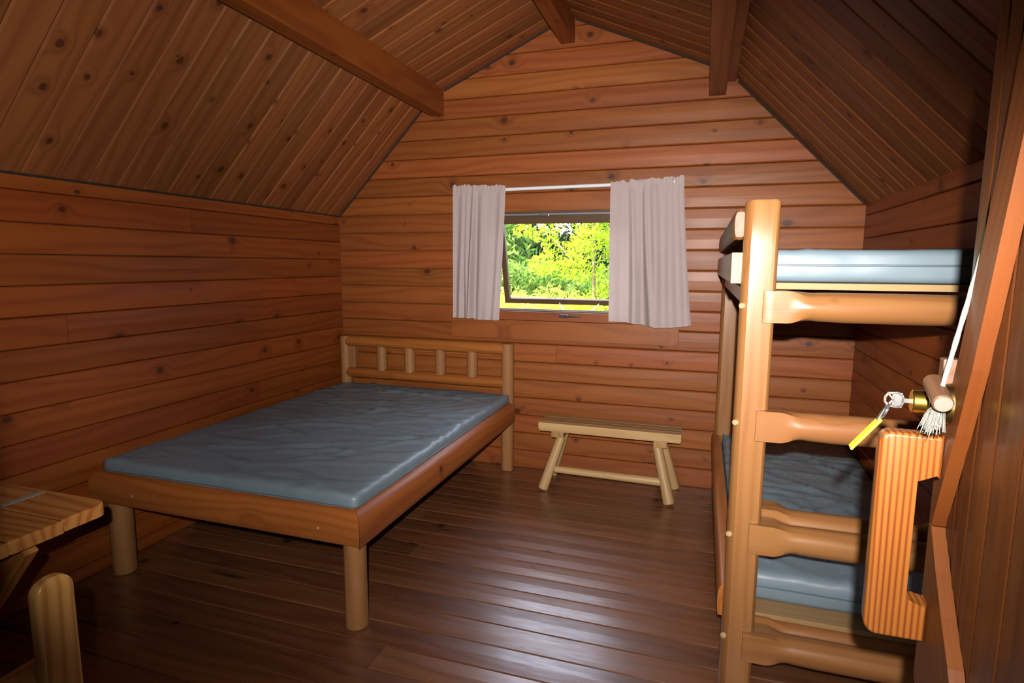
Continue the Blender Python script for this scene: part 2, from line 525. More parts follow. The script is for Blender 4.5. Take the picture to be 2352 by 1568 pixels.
def plank(root, origin, xdir, ydir, x0, x1, w, mat, k0=0.0, k1=0.0, t=0.028, ch=0.007, gap=0.0015, name='plank'):
    """one tongue-and-groove board. local X along it, local Y across, face at local z = 0 towards +Z. ends cut x = x0 + k0*y"""
    h = w / 2 - gap
    prof = [(-h, -t), (-h, -ch), (-h + ch, -0.0008), (0, 0.0012), (h - ch, -0.0008), (h, -ch), (h, -t)]
    mw = frame(origin, xdir, ydir)
    v = [(x0 + k0 * y, y, z) for y, z in prof] + [(x1 + k1 * y, y, z) for y, z in prof]
    n = len(prof)
    f = [(i, (i + 1) % n, n + (i + 1) % n, n + i) for i in range(n)] + [tuple(range(n))[::-1], tuple(range(n, 2 * n))]
    o = mesh_obj(name, v, f, mat, None, mw=mw)
    child(o, root)
    return o

# ------------------------------------------------------------------ the room
W = 3.632; ZE = 1.864; YF = -3.75; PITCH = 0.1333
WX0, WX1, WZ0, WZ1 = 1.27, 2.31, 1.165, 1.877          # window opening
SL, SU = 1.02, 0.432; XK = 0.810; ZK = ZE + SL * XK; XR = W / 2; ZR = ZK + SU * (XR - XK)

def roofz(x):
    x = min(x, W - x)
    return ZE + SL * x if x < XK else ZK + SU * (x - XK)
def roofx(z):
    if z <= ZE: return 0.0
    return (z - ZE) / SL if z < ZK else XK + (z - ZK) / SU

# floor
fl_root = mesh_obj('floor', [(-.1, YF - 1.6, -.05), (W + .1, YF - 1.6, -.05), (W + .1, .1, -.05), (-.1, .1, -.05),
                             (-.1, YF - 1.6, -.025), (W + .1, YF - 1.6, -.025), (W + .1, .1, -.025), (-.1, .1, -.025)],
                   [(3, 2, 1, 0), (4, 5, 6, 7), (0, 1, 5, 4), (1, 2, 6, 5), (2, 3, 7, 6), (3, 0, 4, 7)], M['gap'])
struct(fl_root)
fw = 0.1345
y = -fw / 2 + 0.02
i = 0
while y > YF - 0.2:
    if i % 3 == 1:
        xj = 0.5 + ((i * 1.37) % 1.0) * 1.2
        plank(fl_root, (0, y, 0), (1, 0, 0), (0, 1, 0), -.02, xj, fw, M['floor'], t=.024, ch=.0035, gap=.0012)
        plank(fl_root, (0, y, 0), (1, 0, 0), (0, 1, 0), xj + .002, W + .02, fw, M['floor'], t=.024, ch=.0035, gap=.0012)
    else:
        plank(fl_root, (0, y, 0), (1, 0, 0), (0, 1, 0), -.02, W + .02, fw, M['floor'], t=.024, ch=.0035, gap=.0012)
    y -= fw; i += 1

def prism(name, poly, y0, y1, mat):
    n = len(poly)
    v = [(x, y0, z) for x, z in poly] + [(x, y1, z) for x, z in poly]
    f = [(i, (i + 1) % n, n + (i + 1) % n, n + i) for i in range(n)] + [tuple(range(n))[::-1], tuple(range(n, 2 * n))]
    bm = bmesh.new()
    vs = [bm.verts.new(p) for p in v]
    for q in f: bm.faces.new([vs[k] for k in q])
    return bm_obj(name, bm, mat)

def multi_box(name, boxes, mat):
    bm = bmesh.new()
    for (x0, x1, y0, y1, z0, z1) in boxes:
        r = bmesh.ops.create_cube(bm, size=1.0)
        for v in r['verts']:
            v.co = Vector(((x0 + x1) / 2 + v.co.x * (x1 - x0), (y0 + y1) / 2 + v.co.y * (y1 - y0), (z0 + z1) / 2 + v.co.z * (z1 - z0)))
    return bm_obj(name, bm, mat)

# back wall: dark core with the window hole, then the boards
def gable_core(name, y0, y1, hole, mat):
    hx0, hx1, hz0, hz1 = hole
    bm = bmesh.new()
    def slab(poly):
        n = len(poly)
        a = [bm.verts.new((x, y0, z)) for x, z in poly]; b = [bm.verts.new((x, y1, z)) for x, z in poly]
        bm.faces.new(a[::-1]); bm.faces.new(b)
        for q in range(n): bm.faces.new((a[q], a[(q + 1) % n], b[(q + 1) % n], b[q]))
    e = 0.10
    slab([(-e, -.05), (hx0, -.05), (hx0, roofz(hx0)), (XK, ZK), (0, ZE), (-e, ZE)])
    slab([(hx1, -.05), (W + e, -.05), (W + e, ZE), (W, ZE), (W - XK, ZK), (hx1, roofz(hx1))])
    if hz0 > 0.01: slab([(hx0, -.05), (hx1, -.05), (hx1, hz0), (hx0, hz0)])
    top = [(hx0, hz1), (hx1, hz1), (hx1, roofz(hx1)), (hx0, roofz(hx0))]
    if hx0 < XR < hx1: top = [(hx0, hz1), (hx1, hz1), (hx1, roofz(hx1)), (XR, ZR), (hx0, roofz(hx0))]
    slab(top)
    return bm_obj(name, bm, mat)

wb = struct(gable_core('wall_back', 0.030, 0.13, (WX0, WX1, WZ0, WZ1), M['ext']))
row = -7
nrow = 0
z = ZE - 14 * PITCH
while z < ZR - 0.03:
    zc = z + PITCH / 2
    top = z + PITCH
    lo = roofx(z + 0.004); hi = roofx(top)
    k = (hi - lo) / PITCH if hi > 0 else 0.0
    xm = (lo + hi) / 2 - (0.03 if hi > 0 else 0.0)
    xa, xb = xm, W - xm
    if top > ZR: k = 0; xa = XR - 0.12; xb = XR + 0.12
    segs = [(xa, xb, k, -k)]
    if top > WZ0 + 0.02 and z < WZ1 - 0.02: segs = [(xa, WX0, k, 0), (WX1, xb, 0, -k)]
    elif nrow % 4 == 2 and hi == 0: 
        xj = 1.1 + (nrow * 0.61) % 1.5
        segs = [(xa, xj, k, 0), (xj + .002, xb, 0, -k)]
    for (a, b, ka, kb) in segs:
        plank(wb, (0, 0, zc), (1, 0, 0), (0, 0, 1), a, b, PITCH, M['wall'], k0=ka, k1=kb)
    z += PITCH; nrow += 1

# side walls, rows half a board out of step with the back wall
for side, X, sgn in (('left', 0.0, 1), ('right', W, -1)):
    core = multi_box('wall_' + side, [(-.13 if sgn > 0 else W + .03, -.03 if sgn > 0 else W + .13, YF - .12, .03, -.05, ZE + .03)], M['gap'])
    struct(core)
    z = ZE - 14.5 * PITCH; nrow = 0
    while z < ZE - 0.01:
        top = min(z + PITCH, ZE + 0.02); bot = max(z, 0.0)
        w = top - bot; zc = (top + bot) / 2
        segs = [(0, -YF)]
        if nrow % 4 == 1:
            xj = 0.9 + (nrow * 0.77) % 1.9
            segs = [(0, xj), (xj + .003, -YF)]
        for (a, b) in segs:
            plank(core, (X, 0, zc), (0, -1, 0), (0, 0, -sgn), a, b, w, M['wallside'], ch=.005)
        z += PITCH; nrow += 1

# front wall round the doorway the picture was taken from
DX0, DX1, DZ1 = 2.16, 3.035, 1.98
wf = struct(gable_core('wall_front', YF - .12, YF, (DX0, DX1, 0.0, DZ1), M['ext']))

# ceiling: four slopes of boards that run up the slope
cz = struct(prism('ceiling', [(-.02, ZE + .035 - .02), (XK - .02, ZK + .045), (XR, ZR + .040), (W - XK + .02, ZK + .045), (W + .02, ZE + .015),
                              (W + .02, ZE + .06), (W - XK + .02, ZK + .09), (XR, ZR + .08), (XK - .02, ZK + .09), (-.02, ZE + .06)], YF - .1, .10, M['gap']))
cw = 0.1413
ncb = int(-YF / cw) + 1
for (xa, za, xb, zb) in ((0, ZE, XK, ZK), (XR, ZR, XK, ZK), (W, ZE, W - XK, ZK), (XR, ZR, W - XK, ZK)):
    A = Vector((xa, 0, za)); B = Vector((xb, 0, zb)); d = (B - A); L = d.length; d.normalize()
    yd = Vector((0, 1, 0))
    if d.cross(yd).z > 0: yd = -yd
    for q in range(ncb):
        plank(cz, A + Vector((0, -cw * (q + 0.5), 0)), d, yd, 0.0, L, cw, M['ceil'], t=.02, ch=.008, gap=.0004)

# roof with eaves; unseen front overhang added to keep daylight from the doorway
rf = struct(prism('roof', [(-.45, ZE - .45 * SL + .10), (XK - .03, ZK + .11), (XR, ZR + .10), (W - XK + .03, ZK + .11), (W + .45, ZE - .45 * SL + .10),
                           (W + .45, ZE - .45 * SL + .2), (W - XK + .03, ZK + .21), (XR, ZR + .2), (XK - .03, ZK + .21), (-.45, ZE - .45 * SL + .2)], YF - 3.0, 0.55, M['roof']))

# beams
def beam(x0, x1, z0, z1, label, filler=None):
    b = box('ceiling_beam', x0, x1, YF, -0.002, z0, z1, M['beam'], None, 'y', 0.006)
    struct(b, label)
    return b
beam(0.806, 0.906, 2.557, 2.735, 'squared wooden purlin above the double bed')
beam(1.762, 1.856, 2.952, 3.118, 'squared wooden ridge beam at the peak of the ceiling')
beam(2.715, 2.815, 2.545, 2.725, 'squared wooden purlin above the foot of the bunk bed')
struct(box('ceiling_beam', 2.816, 2.872, YF, -0.002, 2.622, 2.70, M['beam'], None, 'y', 0.004), 'narrow backing board beside the purlin over the bunk bed')
struct(box('ceiling_beam', 0.760, 0.805, YF, -0.002, 2.625, 2.70, M['beam'], None, 'y', 0.004), 'narrow backing board beside the purlin over the double bed')

# dark sealing strips where the boards of the gable and the side walls meet the ceiling
def sealing(n, p0, p1, side): struct(obox('trim_%d' % n, p0, p1, side, .013, .010, M['gap'], None, .002), 'dark sealing strip where the ceiling meets the wall')
sealing(1, (.004, -.006, ZE - .003), (XK - .055, -.006, ZE + SL * (XK - .055) - .007), (0, 1, 0))
sealing(2, (W - .004, -.006, ZE - .003), (W - XK + .06, -.006, ZE + SL * (XK - .06) - .007), (0, 1, 0))
sealing(3, (.910, -.006, roofz(.910) - .006), (1.760, -.006, roofz(1.760) - .006), (0, 1, 0))
sealing(4, (W - .915, -.006, roofz(.915) - .006), (1.860, -.006, roofz(1.860) - .006), (0, 1, 0))
sealing(5, (.006, -.01, ZE - .002), (.006, YF + .01, ZE - .002), (1, 0, 0))

# ------------------------------------------------------------------ window_1
win = empty('window_1', ((WX0 + WX1) / 2, 0, WZ0)); struct(win, 'open awning window in the back wall between two curtains')
box('window_frame', WX0, WX0 + .022, .004, .125, WZ0, WZ1, M['wall'], win, 'z', .002)
box('window_frame', WX1 - .022, WX1, .004, .125, WZ0, WZ1, M['wall'], win, 'z', .002)
box('window_frame', WX0 + .022, WX1 - .022, .004, .125, WZ1 - .022, WZ1, M['sash'], win, 'x', .002)
box('window_frame', WX0 + .022, WX1 - .022, .004, .125, WZ0, WZ0 + .008, M['sash'], win, 'x', .001)
box('weather_strip', WX0 + .022, WX1 - .022, .012, .030, WZ1 - .036, WZ1 - .022, M['foam'], win, 'x', .002)
box('weather_strip', WX0 + .022, WX1 - .022, .040, .055, WZ0 + .008, WZ0 + .016, M['foam'], win, 'x', .002)
box('window_sill', WX0 - .06, WX1 + .06, -.016, .004, 1.102, WZ0, M['wall'], win, 'x', .003)
box('window_apron', 0.96, 2.597, -.019, -.001, 0.964, 1.100, M['wall'], win, 'x', .003)
box('window_latch', 1.62, 1.69, .010, .028, WZ1 - .042, WZ1 - .030, M['steel'], win, 'x', .002)
# the sash, hinged at its top and pushed out at the bottom
sx0, sx1, sh = WX0 + .028, WX1 - .028, WZ1 - WZ0 - .05
ang = R(14.5)
SM = Matrix.Translation(Vector((0, .075, WZ1 - .026))) @ Matrix.Rotation(ang, 4, 'X')
sash = empty('sash', (sx0, .075, WZ1 - .026)); child(sash, win)
def sashbar(name, x0, x1, z0, z1, y0, y1, mat, axis):
    o = box(name, x0, x1, y0, y1, z0, z1, mat, None, axis, .003 if mat is not M['glass'] else 0)
    o.matrix_world = SM @ o.matrix_world
    mw = o.matrix_world.copy()
    o.parent = sash
    bpy.context.view_layer.update()
    o.matrix_world = mw
    return o
sashbar('rail', sx0, sx1, -.062, 0, -.02, .02, M['sash'], 'x')
sashbar('rail', sx0, sx1, -sh, -sh + .038, -.02, .02, M['sash'], 'x')
sashbar('stile', sx0, sx0 + .038, -sh + .038, -.062, -.02, .02, M['sash'], 'z')
sashbar('stile', sx1 - .038, sx1, -sh + .038, -.062, -.02, .02, M['sash'], 'z')
sashbar('pane', sx0 + .03, sx1 - .03, -sh + .03, -.05, -.003, .003, M['glass'], 'x')
# stay arms and the crank
tube('stay_arm', [(1.80, .06, WZ0 + .012), (1.76, .14, WZ0 + .03), (1.72, .225, WZ0 + .062)], .005, M['steel'], win)
tube('stay_arm', [(1.99, .06, WZ0 + .012), (2.01, .14, WZ0 + .03), (2.03, .225, WZ0 + .062)], .005, M['steel'], win)
ck = box('crank', 1.785, 1.850, -.036, -.016, 1.131, 1.153, M['blackmetal'], win, 'x', .005)
hd = tube('crank_handle', [(1.830, -.036, 1.142), (1.850, -.047, 1.142), (1.90, -.049, 1.144), (1.938, -.047, 1.146)], .0055, M['blackmetal'])
mw = hd.matrix_world.copy(); hd.parent = ck; bpy.context.view_layer.update(); hd.matrix_world = mw

# ------------------------------------------------------------------ curtains and rod
rodt = empty('curtain_rod', (1.82, -.045, 2.022))
tag(rodt, 'thin white curtain rod across the top of the window', 'curtain rod')
tube('tube', [(1.005, -.045, 2.015), (1.8, -.045, 2.021), (2.580, -.045, 2.027)], .012, M['rod'], rodt, 12)
for bx, bz in ((1.010, 2.015), (2.575, 2.027)):
    box('bracket', bx - .008, bx + .008, -.046, -.001, bz - .018, bz + .018, M['rod'], rodt, 'z', .003)

def curtain(label, x0t, x1t, x0b, x1b, ztop, zbot, folds, seed, tilt=0.0, hemlift=None):
    nu, nv = 110, 46
    verts = []; faces = []
    rg = random.Random(seed)
    ph = [rg.uniform(0, 6.28) for _ in folds]
    for j in range(nv + 1):
        v = j / nv
        for i in range(nu + 1):
            u = i / nu
            xt = x0t + (x1t - x0t) * u; xb = x0b + (x1b - x0b) * u
            e = v ** 1.3
            x = xt + (xb - xt) * e
            zt = ztop + tilt * (u - .5) + .016 * mnoise.noise(Vector((u * 15, seed, 0))) + .009 * mnoise.noise(Vector((u * 40, seed, 3)))
            zb = zbot + (hemlift(u) if hemlift else 0)
            z = zt + (zb - zt) * v
            amp = .008 + .020 * min(1, v * 1.6)
            yy = 0
            for (fc, wd, a), p_ in zip(folds, ph):
                dd = (u - fc - .02 * math.sin(3 * v + p_)) / (wd * (1 + .5 * v))
                yy += a * math.exp(-dd * dd)
            yy = yy * amp / .02 + .004 * math.sin(u * 33 + ph[0] + v) * (0.4 + v)
            yy += .003 * mnoise.noise(Vector((u * 6, v * 3, seed * 3.1)))
            d_rod = (z - 2.022)
            yy -= .012 * math.exp(-(d_rod / .016) ** 2)           # cloth round the rod
            if d_rod > .012: yy += .010 * mnoise.noise(Vector((u * 26, 5, seed)))   # ruffle
            yv = -.060 - yy
            if -.016 < d_rod < .012: yv = min(yv, -.0605)
            verts.append((x, yv, z))
    for j in range(nv):
        for i in range(nu):
            a = j * (nu + 1) + i
            faces.append((a, a + 1, a + nu + 2, a + nu + 1))
    o = mesh_obj('curtain', verts, faces, M['curtain'], smooth=True)
    tag(o, label, 'curtain')
    return o
curtain('pale pinkish curtain on the left side of the window, narrower of the two', .995, 1.395, .990, 1.350, 2.052, 1.108,
        [(.18, .05, .012), (.30, .03, .018), (.40, .035, .026), (.48, .05, -.010), (.62, .10, .014), (.9, .06, .016)], 3, -.012,
        lambda u: -.008 if .46 < u else .0)
curtain('pale pinkish curtain on the bunk bed side of the window, wider with a flared hem', 2.125, 2.590, 2.138, 2.672, 2.050, 1.120,
        [(.12, .09, .012), (.30, .035, .026), (.42, .03, -.012), (.50, .03, .024), (.60, .05, .030), (.80, .05, .022), (.95, .04, .016)], 8, .020,
        lambda u: -.022 * math.sin(min(1, max(0, (u - .2) / .8)) * 3.1) - .008 * (u > .56))

# ------------------------------------------------------------------ mattresses
def mattress(label, x0, x1, y0, y1, z0, z1, nseg, creases, seed, r=.022, dens=42, sag=.0, amp=.006, ang0=0.0):
    lx, ly, h = x1 - x0, y1 - y0, z1 - z0
    nx, ny, nz = int(lx * dens), int(ly * dens), 5
    rg = np.random.default_rng(seed)
    bm = bmesh.new()
    vid = {}
    def V(i, j, k):
        key = (i, j, k)
        if key not in vid: vid[key] = bm.verts.new((lx * i / nx - lx / 2, ly * j / ny - ly / 2, h * k / nz))
        return vid[key]
    for i in range(nx):
        for j in range(ny):
            bm.faces.new((V(i, j, nz), V(i + 1, j, nz), V(i + 1, j + 1, nz), V(i, j + 1, nz)))
            bm.faces.new((V(i, j, 0), V(i, j + 1, 0), V(i + 1, j + 1, 0), V(i + 1, j, 0)))
    for i in range(nx):
        for k in range(nz):
            bm.faces.new((V(i, 0, k), V(i + 1, 0, k), V(i + 1, 0, k + 1), V(i, 0, k + 1)))
            bm.faces.new((V(i, ny, k), V(i, ny, k + 1), V(i + 1, ny, k + 1), V(i + 1, ny, k)))
    for j in range(ny):
        for k in range(nz):
            bm.faces.new((V(0, j, k), V(0, j, k + 1), V(0, j + 1, k + 1), V(0, j + 1, k)))
            bm.faces.new((V(nx, j, k), V(nx, j + 1, k), V(nx, j + 1, k + 1), V(nx, j, k + 1)))
    keys = list(vid.values())
    P = np.array([v.co[:] for v in keys])
    inner = np.clip(P, (-lx / 2 + r, -ly / 2 + r, r), (lx / 2 - r, ly / 2 - r, h - r))
    dd = P - inner; ln = np.linalg.norm(dd, axis=1, keepdims=True)
    Q = np.where(ln > 1e-9, inner + dd / np.maximum(ln, 1e-9) * r, P)
    topw = np.clip((P[:, 2] / h - 0.55) / 0.45, 0, 1)
    edge = np.minimum(lx / 2 - np.abs(P[:, 0]), ly / 2 - np.abs(P[:, 1]))
    H = np.zeros(len(P))
    for _ in range(creases):
        cx, cy = rg.uniform(-lx / 2, lx / 2), rg.uniform(-ly / 2, ly / 2)
        a = ang0 + rg.normal(0, .42); L = rg.uniform(.15, .60); w = rg.uniform(.009, .020); A = rg.uniform(.25, 1.0) * amp
        bend = rg.uniform(-1.2, 1.2)
        dx, dy = P[:, 0] - cx, P[:, 1] - cy
        t = dx * math.cos(a) + dy * math.sin(a); s = -dx * math.sin(a) + dy * math.cos(a) + bend * t * t
        win_ = np.exp(-(t / L) ** 2)
        H += A * win_ * (np.exp(-(s / w) ** 2) - 0.30 * np.exp(-((s - 2.0 * w) / (1.6 * w)) ** 2))
    low = np.array([mnoise.noise(Vector((p[0] * 2.3 + seed, p[1] * 2.3, 0))) for p in P])
    H += low * .006 - sag * np.exp(-((P[:, 1]) / .5) ** 2)
    Q[:, 2] += H * topw
    # side puckers
    sidew = np.clip(1 - edge / .002, 0, 1)
    pk = np.array([mnoise.noise(Vector(((p[0] + p[1]) * 14 + seed, p[2] * 22, 1.3))) for p in P])
    nrm = np.stack([np.sign(P[:, 0]) * (np.abs(P[:, 0]) > lx / 2 - .002), np.sign(P[:, 1]) * (np.abs(P[:, 1]) > ly / 2 - .002)], 1)
    Q[:, :2] += nrm * (pk * .0035 * sidew)[:, None]
    for v, q in zip(keys, Q): v.co = q
    mw = Matrix.Translation(Vector(((x0 + x1) / 2, (y0 + y1) / 2, z0)))
    o = bm_obj('mattress', bm, M['vinyl'], None, mw, smooth=True)
    tag(o, label, 'mattress')
    # piping round the middle of the sides
    zc = z0 + h * .52
    pts = []
    cxr = .03
    for (qx, qy, a0) in ((x1 - cxr, y1 - cxr, 0), (x0 + cxr, y1 - cxr, 90), (x0 + cxr, y0 + cxr, 180), (x1 - cxr, y0 + cxr, 270)):
        for s in range(5):
            a = R(a0 + s * 22.5)
            pts.append((qx + (cxr + .001) * math.cos(a), qy + (cxr + .001) * math.sin(a), zc))
    pts.append(pts[0])
    full = []
    for a, b in zip(pts[:-1], pts[1:]):
        n = max(1, int((Vector(b) - Vector(a)).length / .08))
        for q in range(n):
            p_ = Vector(a).lerp(Vector(b), q / n)
            full.append(p_ + Vector((0, 0, .003 * mnoise.noise(Vector((p_.x * 5, p_.y * 5, seed))))))
    full.append(Vector(pts[-1]))
    pp = tube('piping', full, .0032, M['pipe'], None, 6)
    child(pp, o)
    return o

# ------------------------------------------------------------------ double bed
def dprof(h, bulge, flat=0.35, n=9):
    """half-log profile in (y = outward, z = up): flat inside face, rounded outside"""
    b = bulge
    return [(-.035, -h), (b * .62, -h), (b * .80, -h * .97), (b * .90, -h * .86), (b * .97, -h * .55), (b, -h * .15), (b * .98, h * .25),
            (b * .90, h * .52), (b * .74, h * .74), (b * .46, h * .90), (b * .12, h * .98), (-.035, h)]

bed = empty('double_bed', (0.76, -1.08, 0))
tag(bed, 'reddish pine log double bed frame with a spindle headboard', 'bed')
def mitred(name, p0, p1, outv, prof, m0, m1, mat, root):
    """half-log rail whose ends may be mitred: m = dx per outward unit"""
    p0 = Vector(p0); p1 = Vector(p1); L = (p1 - p0).length
    mw = frame(p0, p1 - p0, outv)
    zs = mw.to_3x3().col[2].z
    r0 = [Vector((-m0 * y_, y_, z_ * (1 if zs > 0 else -1))) for y_, z_ in prof]
    mids = [[Vector((L * t, y_, z_ * (1 if zs > 0 else -1))) for y_, z_ in prof] for t in (.2, .4, .6, .8)]
    r1 = [Vector((L + m1 * y_, y_, z_ * (1 if zs > 0 else -1))) for y_, z_ in prof]
    return loft(name, [r0] + mids + [r1], mat, mw, root)
pr = dprof(.072, .052)
mitred('side_rail', (1.440, -2.072, .449), (1.440, -.140, .449), (1, 0, 0), dprof(.074, .062), 1.0, 0.0, M['bed'], bed)
mitred('side_rail', (0.055, -2.072, .449), (0.055, -.140, .449), (-1, 0, 0), dprof(.072, .030), 1.0, 0.0, M['bed'], bed)
mitred('foot_rail', (0.055, -2.072, .449), (1.440, -2.072, .449), (0, -1, 0), pr, 0.6, 1.0, M['bed'], bed)
box('mattress_board', 0.075, 1.42, -2.05, -.12, .455, .472, M['ply'], bed, 'y', .002)
log('leg', (1.425, -2.055, 0), (1.425, -2.055, .385), .047, M['bedleg'], bed, seed=1)
log('leg', (0.108, -2.040, 0), (0.108, -2.040, .385), .053, M['bedleg'], bed, seed=2)
log('headboard_post', (0.078, -.085, 0), (0.078, -.085, .938), .044, M['bedleg'], bed, seed=3)
log('headboard_post', (1.425, -.085, 0), (1.425, -.085, .938), .046, M['bedleg'], bed, seed=4)
log('headboard_rail', (0.095, -.085, .897), (1.40, -.085, .897), .043, M['bed'], bed, seed=5)
log('headboard_rail', (0.095, -.085, .652), (1.40, -.085, .652), .042, M['bed'], bed, seed=6)
for k, sx in enumerate((.400, .640, .895, 1.150)):
    log('spindle', (sx, -.085, .675), (sx, -.085, .870), .042, M['bedleg'], bed, seed=10 + k, r1=.040)
box('post_block', .128, .172, -.105, -.050, .690, .860, M['bedleg'], bed, 'z', .006)
box('headboard_backing', .10, 1.40, -.055, -.035, .835, .872, M['bed'], bed, 'x', .004)
for (sx, sz) in ((.30, .44), (1.30, .44)):
    log('screw_plug', (sx, -2.121, sz), (sx, -2.126, sz), .006, M['bunkend'], bed, n=10, bev=.001, wob=0)
mattress('wide blue grey vinyl mattress with creases on the double bed', .058, 1.452, -2.078, -.098, .4735, .574, 60, 80, 4, amp=.013, ang0=.25)

# ------------------------------------------------------------------ bunk bed
bunk = empty('bunk_bed', (3.24, -1.03, 0))
tag(bunk, 'golden pine log bunk bed with ladder rungs on its end', 'bunk bed')
def post_prof():
    pts = []
    for i in range(28):
        a = 2 * math.pi * i / 28
        x, y_ = .056 * math.cos(a), .054 * math.sin(a)
        pts.append((min(x, .046), max(y_, -.043)))
    return pts
def bunk_post(name, x, y_, z1, mirror=False):
    pf = [(-px_ if mirror else px_, py_) for px_, py_ in post_prof()]
    mw = frame((x, y_, 0), (0, 0, 1), (1, 0, 0))       # local y = +X, local z = +Y
    rings = []
    for zz, s in [(0, .95), (.006, 1)] + [(z1 * q / 12, 1) for q in range(1, 12)] + [(z1 - .008, 1), (z1, .90)]:
        rings.append([Vector((zz, p[0] * s * (1 + .012 * mnoise.noise(Vector((zz * 5, x * 9, 0)))), p[1] * s)) for p in pf])
    return loft(name, rings, M['bunk'], mw, bunk)
bunk_post('post', 2.905, -2.0, 1.700)
bunk_post('post', 2.905, -.062, 1.700)
bunk_post('post', 3.574, -2.0, 1.700, True)

def rung(x0, x1, y_, z_, h=.046, seed=0, name='rung', flat=.070):
    """round rail whose ends are sawn to flat rectangular laps against the posts, with a scooped shoulder"""
    L = x1 - x0; rings = []; n = 32
    mw = frame((x0, y_, z_), (1, 0, 0), (0, 1, 0))
    xs = [0, .002, .03, flat] + [flat + .011 * q for q in range(1, 9)]
    xs = xs + [L * q / 6 for q in range(2, 5)] + [L - x for x in xs[::-1]]
    for x in xs:
        e = min(x, L - x)
        t = min(1, max(0, (e - flat) / .07)); t = t * t * (3 - 2 * t)
        hs = .975 if e < .001 else 1.0
        neck = .10 * math.exp(-((e - flat - .065) / .03) ** 2)
        ring = []
        for i in range(n):
            a = 2 * math.pi * i / n
            cy, cz_ = math.cos(a), math.sin(a)
            m_ = max(abs(cy), abs(cz_))
            ry, rz = .041 * cy / m_, .049 * cz_ / m_
            wv = 1 + .03 * mnoise.noise(Vector((x * 3 + seed * 4, cy, cz_)))
            oy, oz = .047 * cy * wv, h * cz_ * wv
            py = ry + (oy - ry) * t; pz = (rz + (oz - rz) * t) * (1 - neck * (1.0 if cz_ < 0 else .35))
            ring.append(Vector((x, py * hs, pz * hs)))
        rings.append(ring)
    return loft(name, rings, M['bunk'], mw, bunk)
for k, rz in enumerate((.236, .618, .996, 1.374)):
    rung(2.914, 3.60, -2.018, rz, seed=k)
rung(2.925, 3.56, -1.925, .640, seed=8, name='inner_rail', h=.040)
rung(2.925, 3.56, -1.925, .250, seed=9, name='inner_rail', h=.036)
for k, rz in enumerate((.250, .615, .996, 1.374)):
    o = log('peg', (2.8605, -2.028, rz), (2.8505, -2.037, rz), .0095, M['bunkend'], bunk, n=12, bev=.002, wob=0)
# upper bunk: squared side board, half-log guard rail, plywood deck
box('side_board', 2.818, 2.856, -2.0, -.03, 1.443, 1.541, M['bunk'], bunk, 'y', .004)
box('side_board_end', 2.8185, 2.8555, -2.004, -1.999, 1.4435, 1.5405, M['bunkend'], bunk, 'z', .001)
gp = [(.018 * math.cos(a) + (0.0 if True else 0), .046 * math.sin(a)) for a in [2 * math.pi * i / 20 for i in range(20)]]
def capsule(hw, hh, n=20):
    out = []
    for i in range(n):
        a = 2 * math.pi * i / n
        c, s = math.cos(a), math.sin(a)
        out.append((hw * math.copysign(abs(c) ** .45, c), hh * math.copysign(abs(s) ** .8, s)))
    return out
profile_bar('guard_rail', (2.838, -2.005, 1.628), (2.838, -.04, 1.628), (1, 0, 0), capsule(.019, .048), M['guard'], bunk, bev=.008, wob=.03, seed=3, nseg=8)
box('ledger', 2.862, 2.90, -1.94, -.12, 1.372, 1.424, M['bunk'], bunk, 'y', .004)
box('ledger', 3.585, 3.620, -1.94, -.12, 1.372, 1.424, M['bunk'], bunk, 'y', .004)
box('deck', 2.872, 3.620, -1.955, -.01, 1.425, 1.446, M['ply'], bunk, 'x', .002)
box('deck', 2.872, 3.620, -1.955, -.01, .292, .309, M['ply'], bunk, 'x', .002)
mitred('lower_side_rail', (2.852, -1.985, .352), (2.852, -.04, .352), (-1, 0, 0), dprof(.058, .020), 0, 0, M['bed'], bunk)
box('lower_ledger', 3.585, 3.620, -1.94, -.12, .240, .291, M['bunk'], bunk, 'y', .004)
mattress('blue grey vinyl mattress on the top deck of the bunk bed', 2.880, 3.615, -1.925, -.03, 1.4475, 1.552, 40, 26, 11, amp=.009, ang0=1.2)
mattress('blue grey vinyl mattress on the lower deck of the bunk bed', 2.895, 3.612, -1.880, -.03, .3105, .418, 40, 60, 15, amp=.013, ang0=-.5)

# ------------------------------------------------------------------ bench under the window
bench = empty('bench', (2.19, -.20, 0))
tag(bench, 'pale peeled pine log bench against the wall below the window', 'bench')
for k, (ya, yb) in enumerate(((-.318, -.262), (-.260, -.205), (-.203, -.146), (-.144, -.085))):
    box('seat_plank', 1.722 + .003 * (k % 2), 2.650 - .004 * (k % 2), ya, yb, .402 if k == 0 else .405, .447, M['bench'] if k == 0 else M['benchtop'], bench, 'x', .003)
box('seat_edge', 1.726, 2.646, -.312, -.09, .388, .4015, M['benchtop'], bench, 'x', .003)
for k, bx in enumerate((1.850, 2.522)):
    box('leg_block', bx - .042, bx + .042, -.300, -.095, .345, .387, M['benchtop'], bench, 'y', .004)
log('leg', (1.772, -.370, .003), (1.872, -.268, .352), .034, M['bench'], bench, r1=.030, seed=21)
log('leg', (2.594, -.360, .003), (2.500, -.262, .352), .036, M['bench'], bench, r1=.031, seed=22)
log('leg', (1.765, -.062, .003), (1.868, -.130, .352), .032, M['bench'], bench, r1=.028, seed=23)
log('leg', (2.616, -.058, .003), (2.522, -.130, .352), .032, M['bench'], bench, r1=.028, seed=24)
log('stretcher', (1.838, -.320, .134), (2.545, -.315, .128), .024, M['bench'], bench, r1=.027, seed=25)

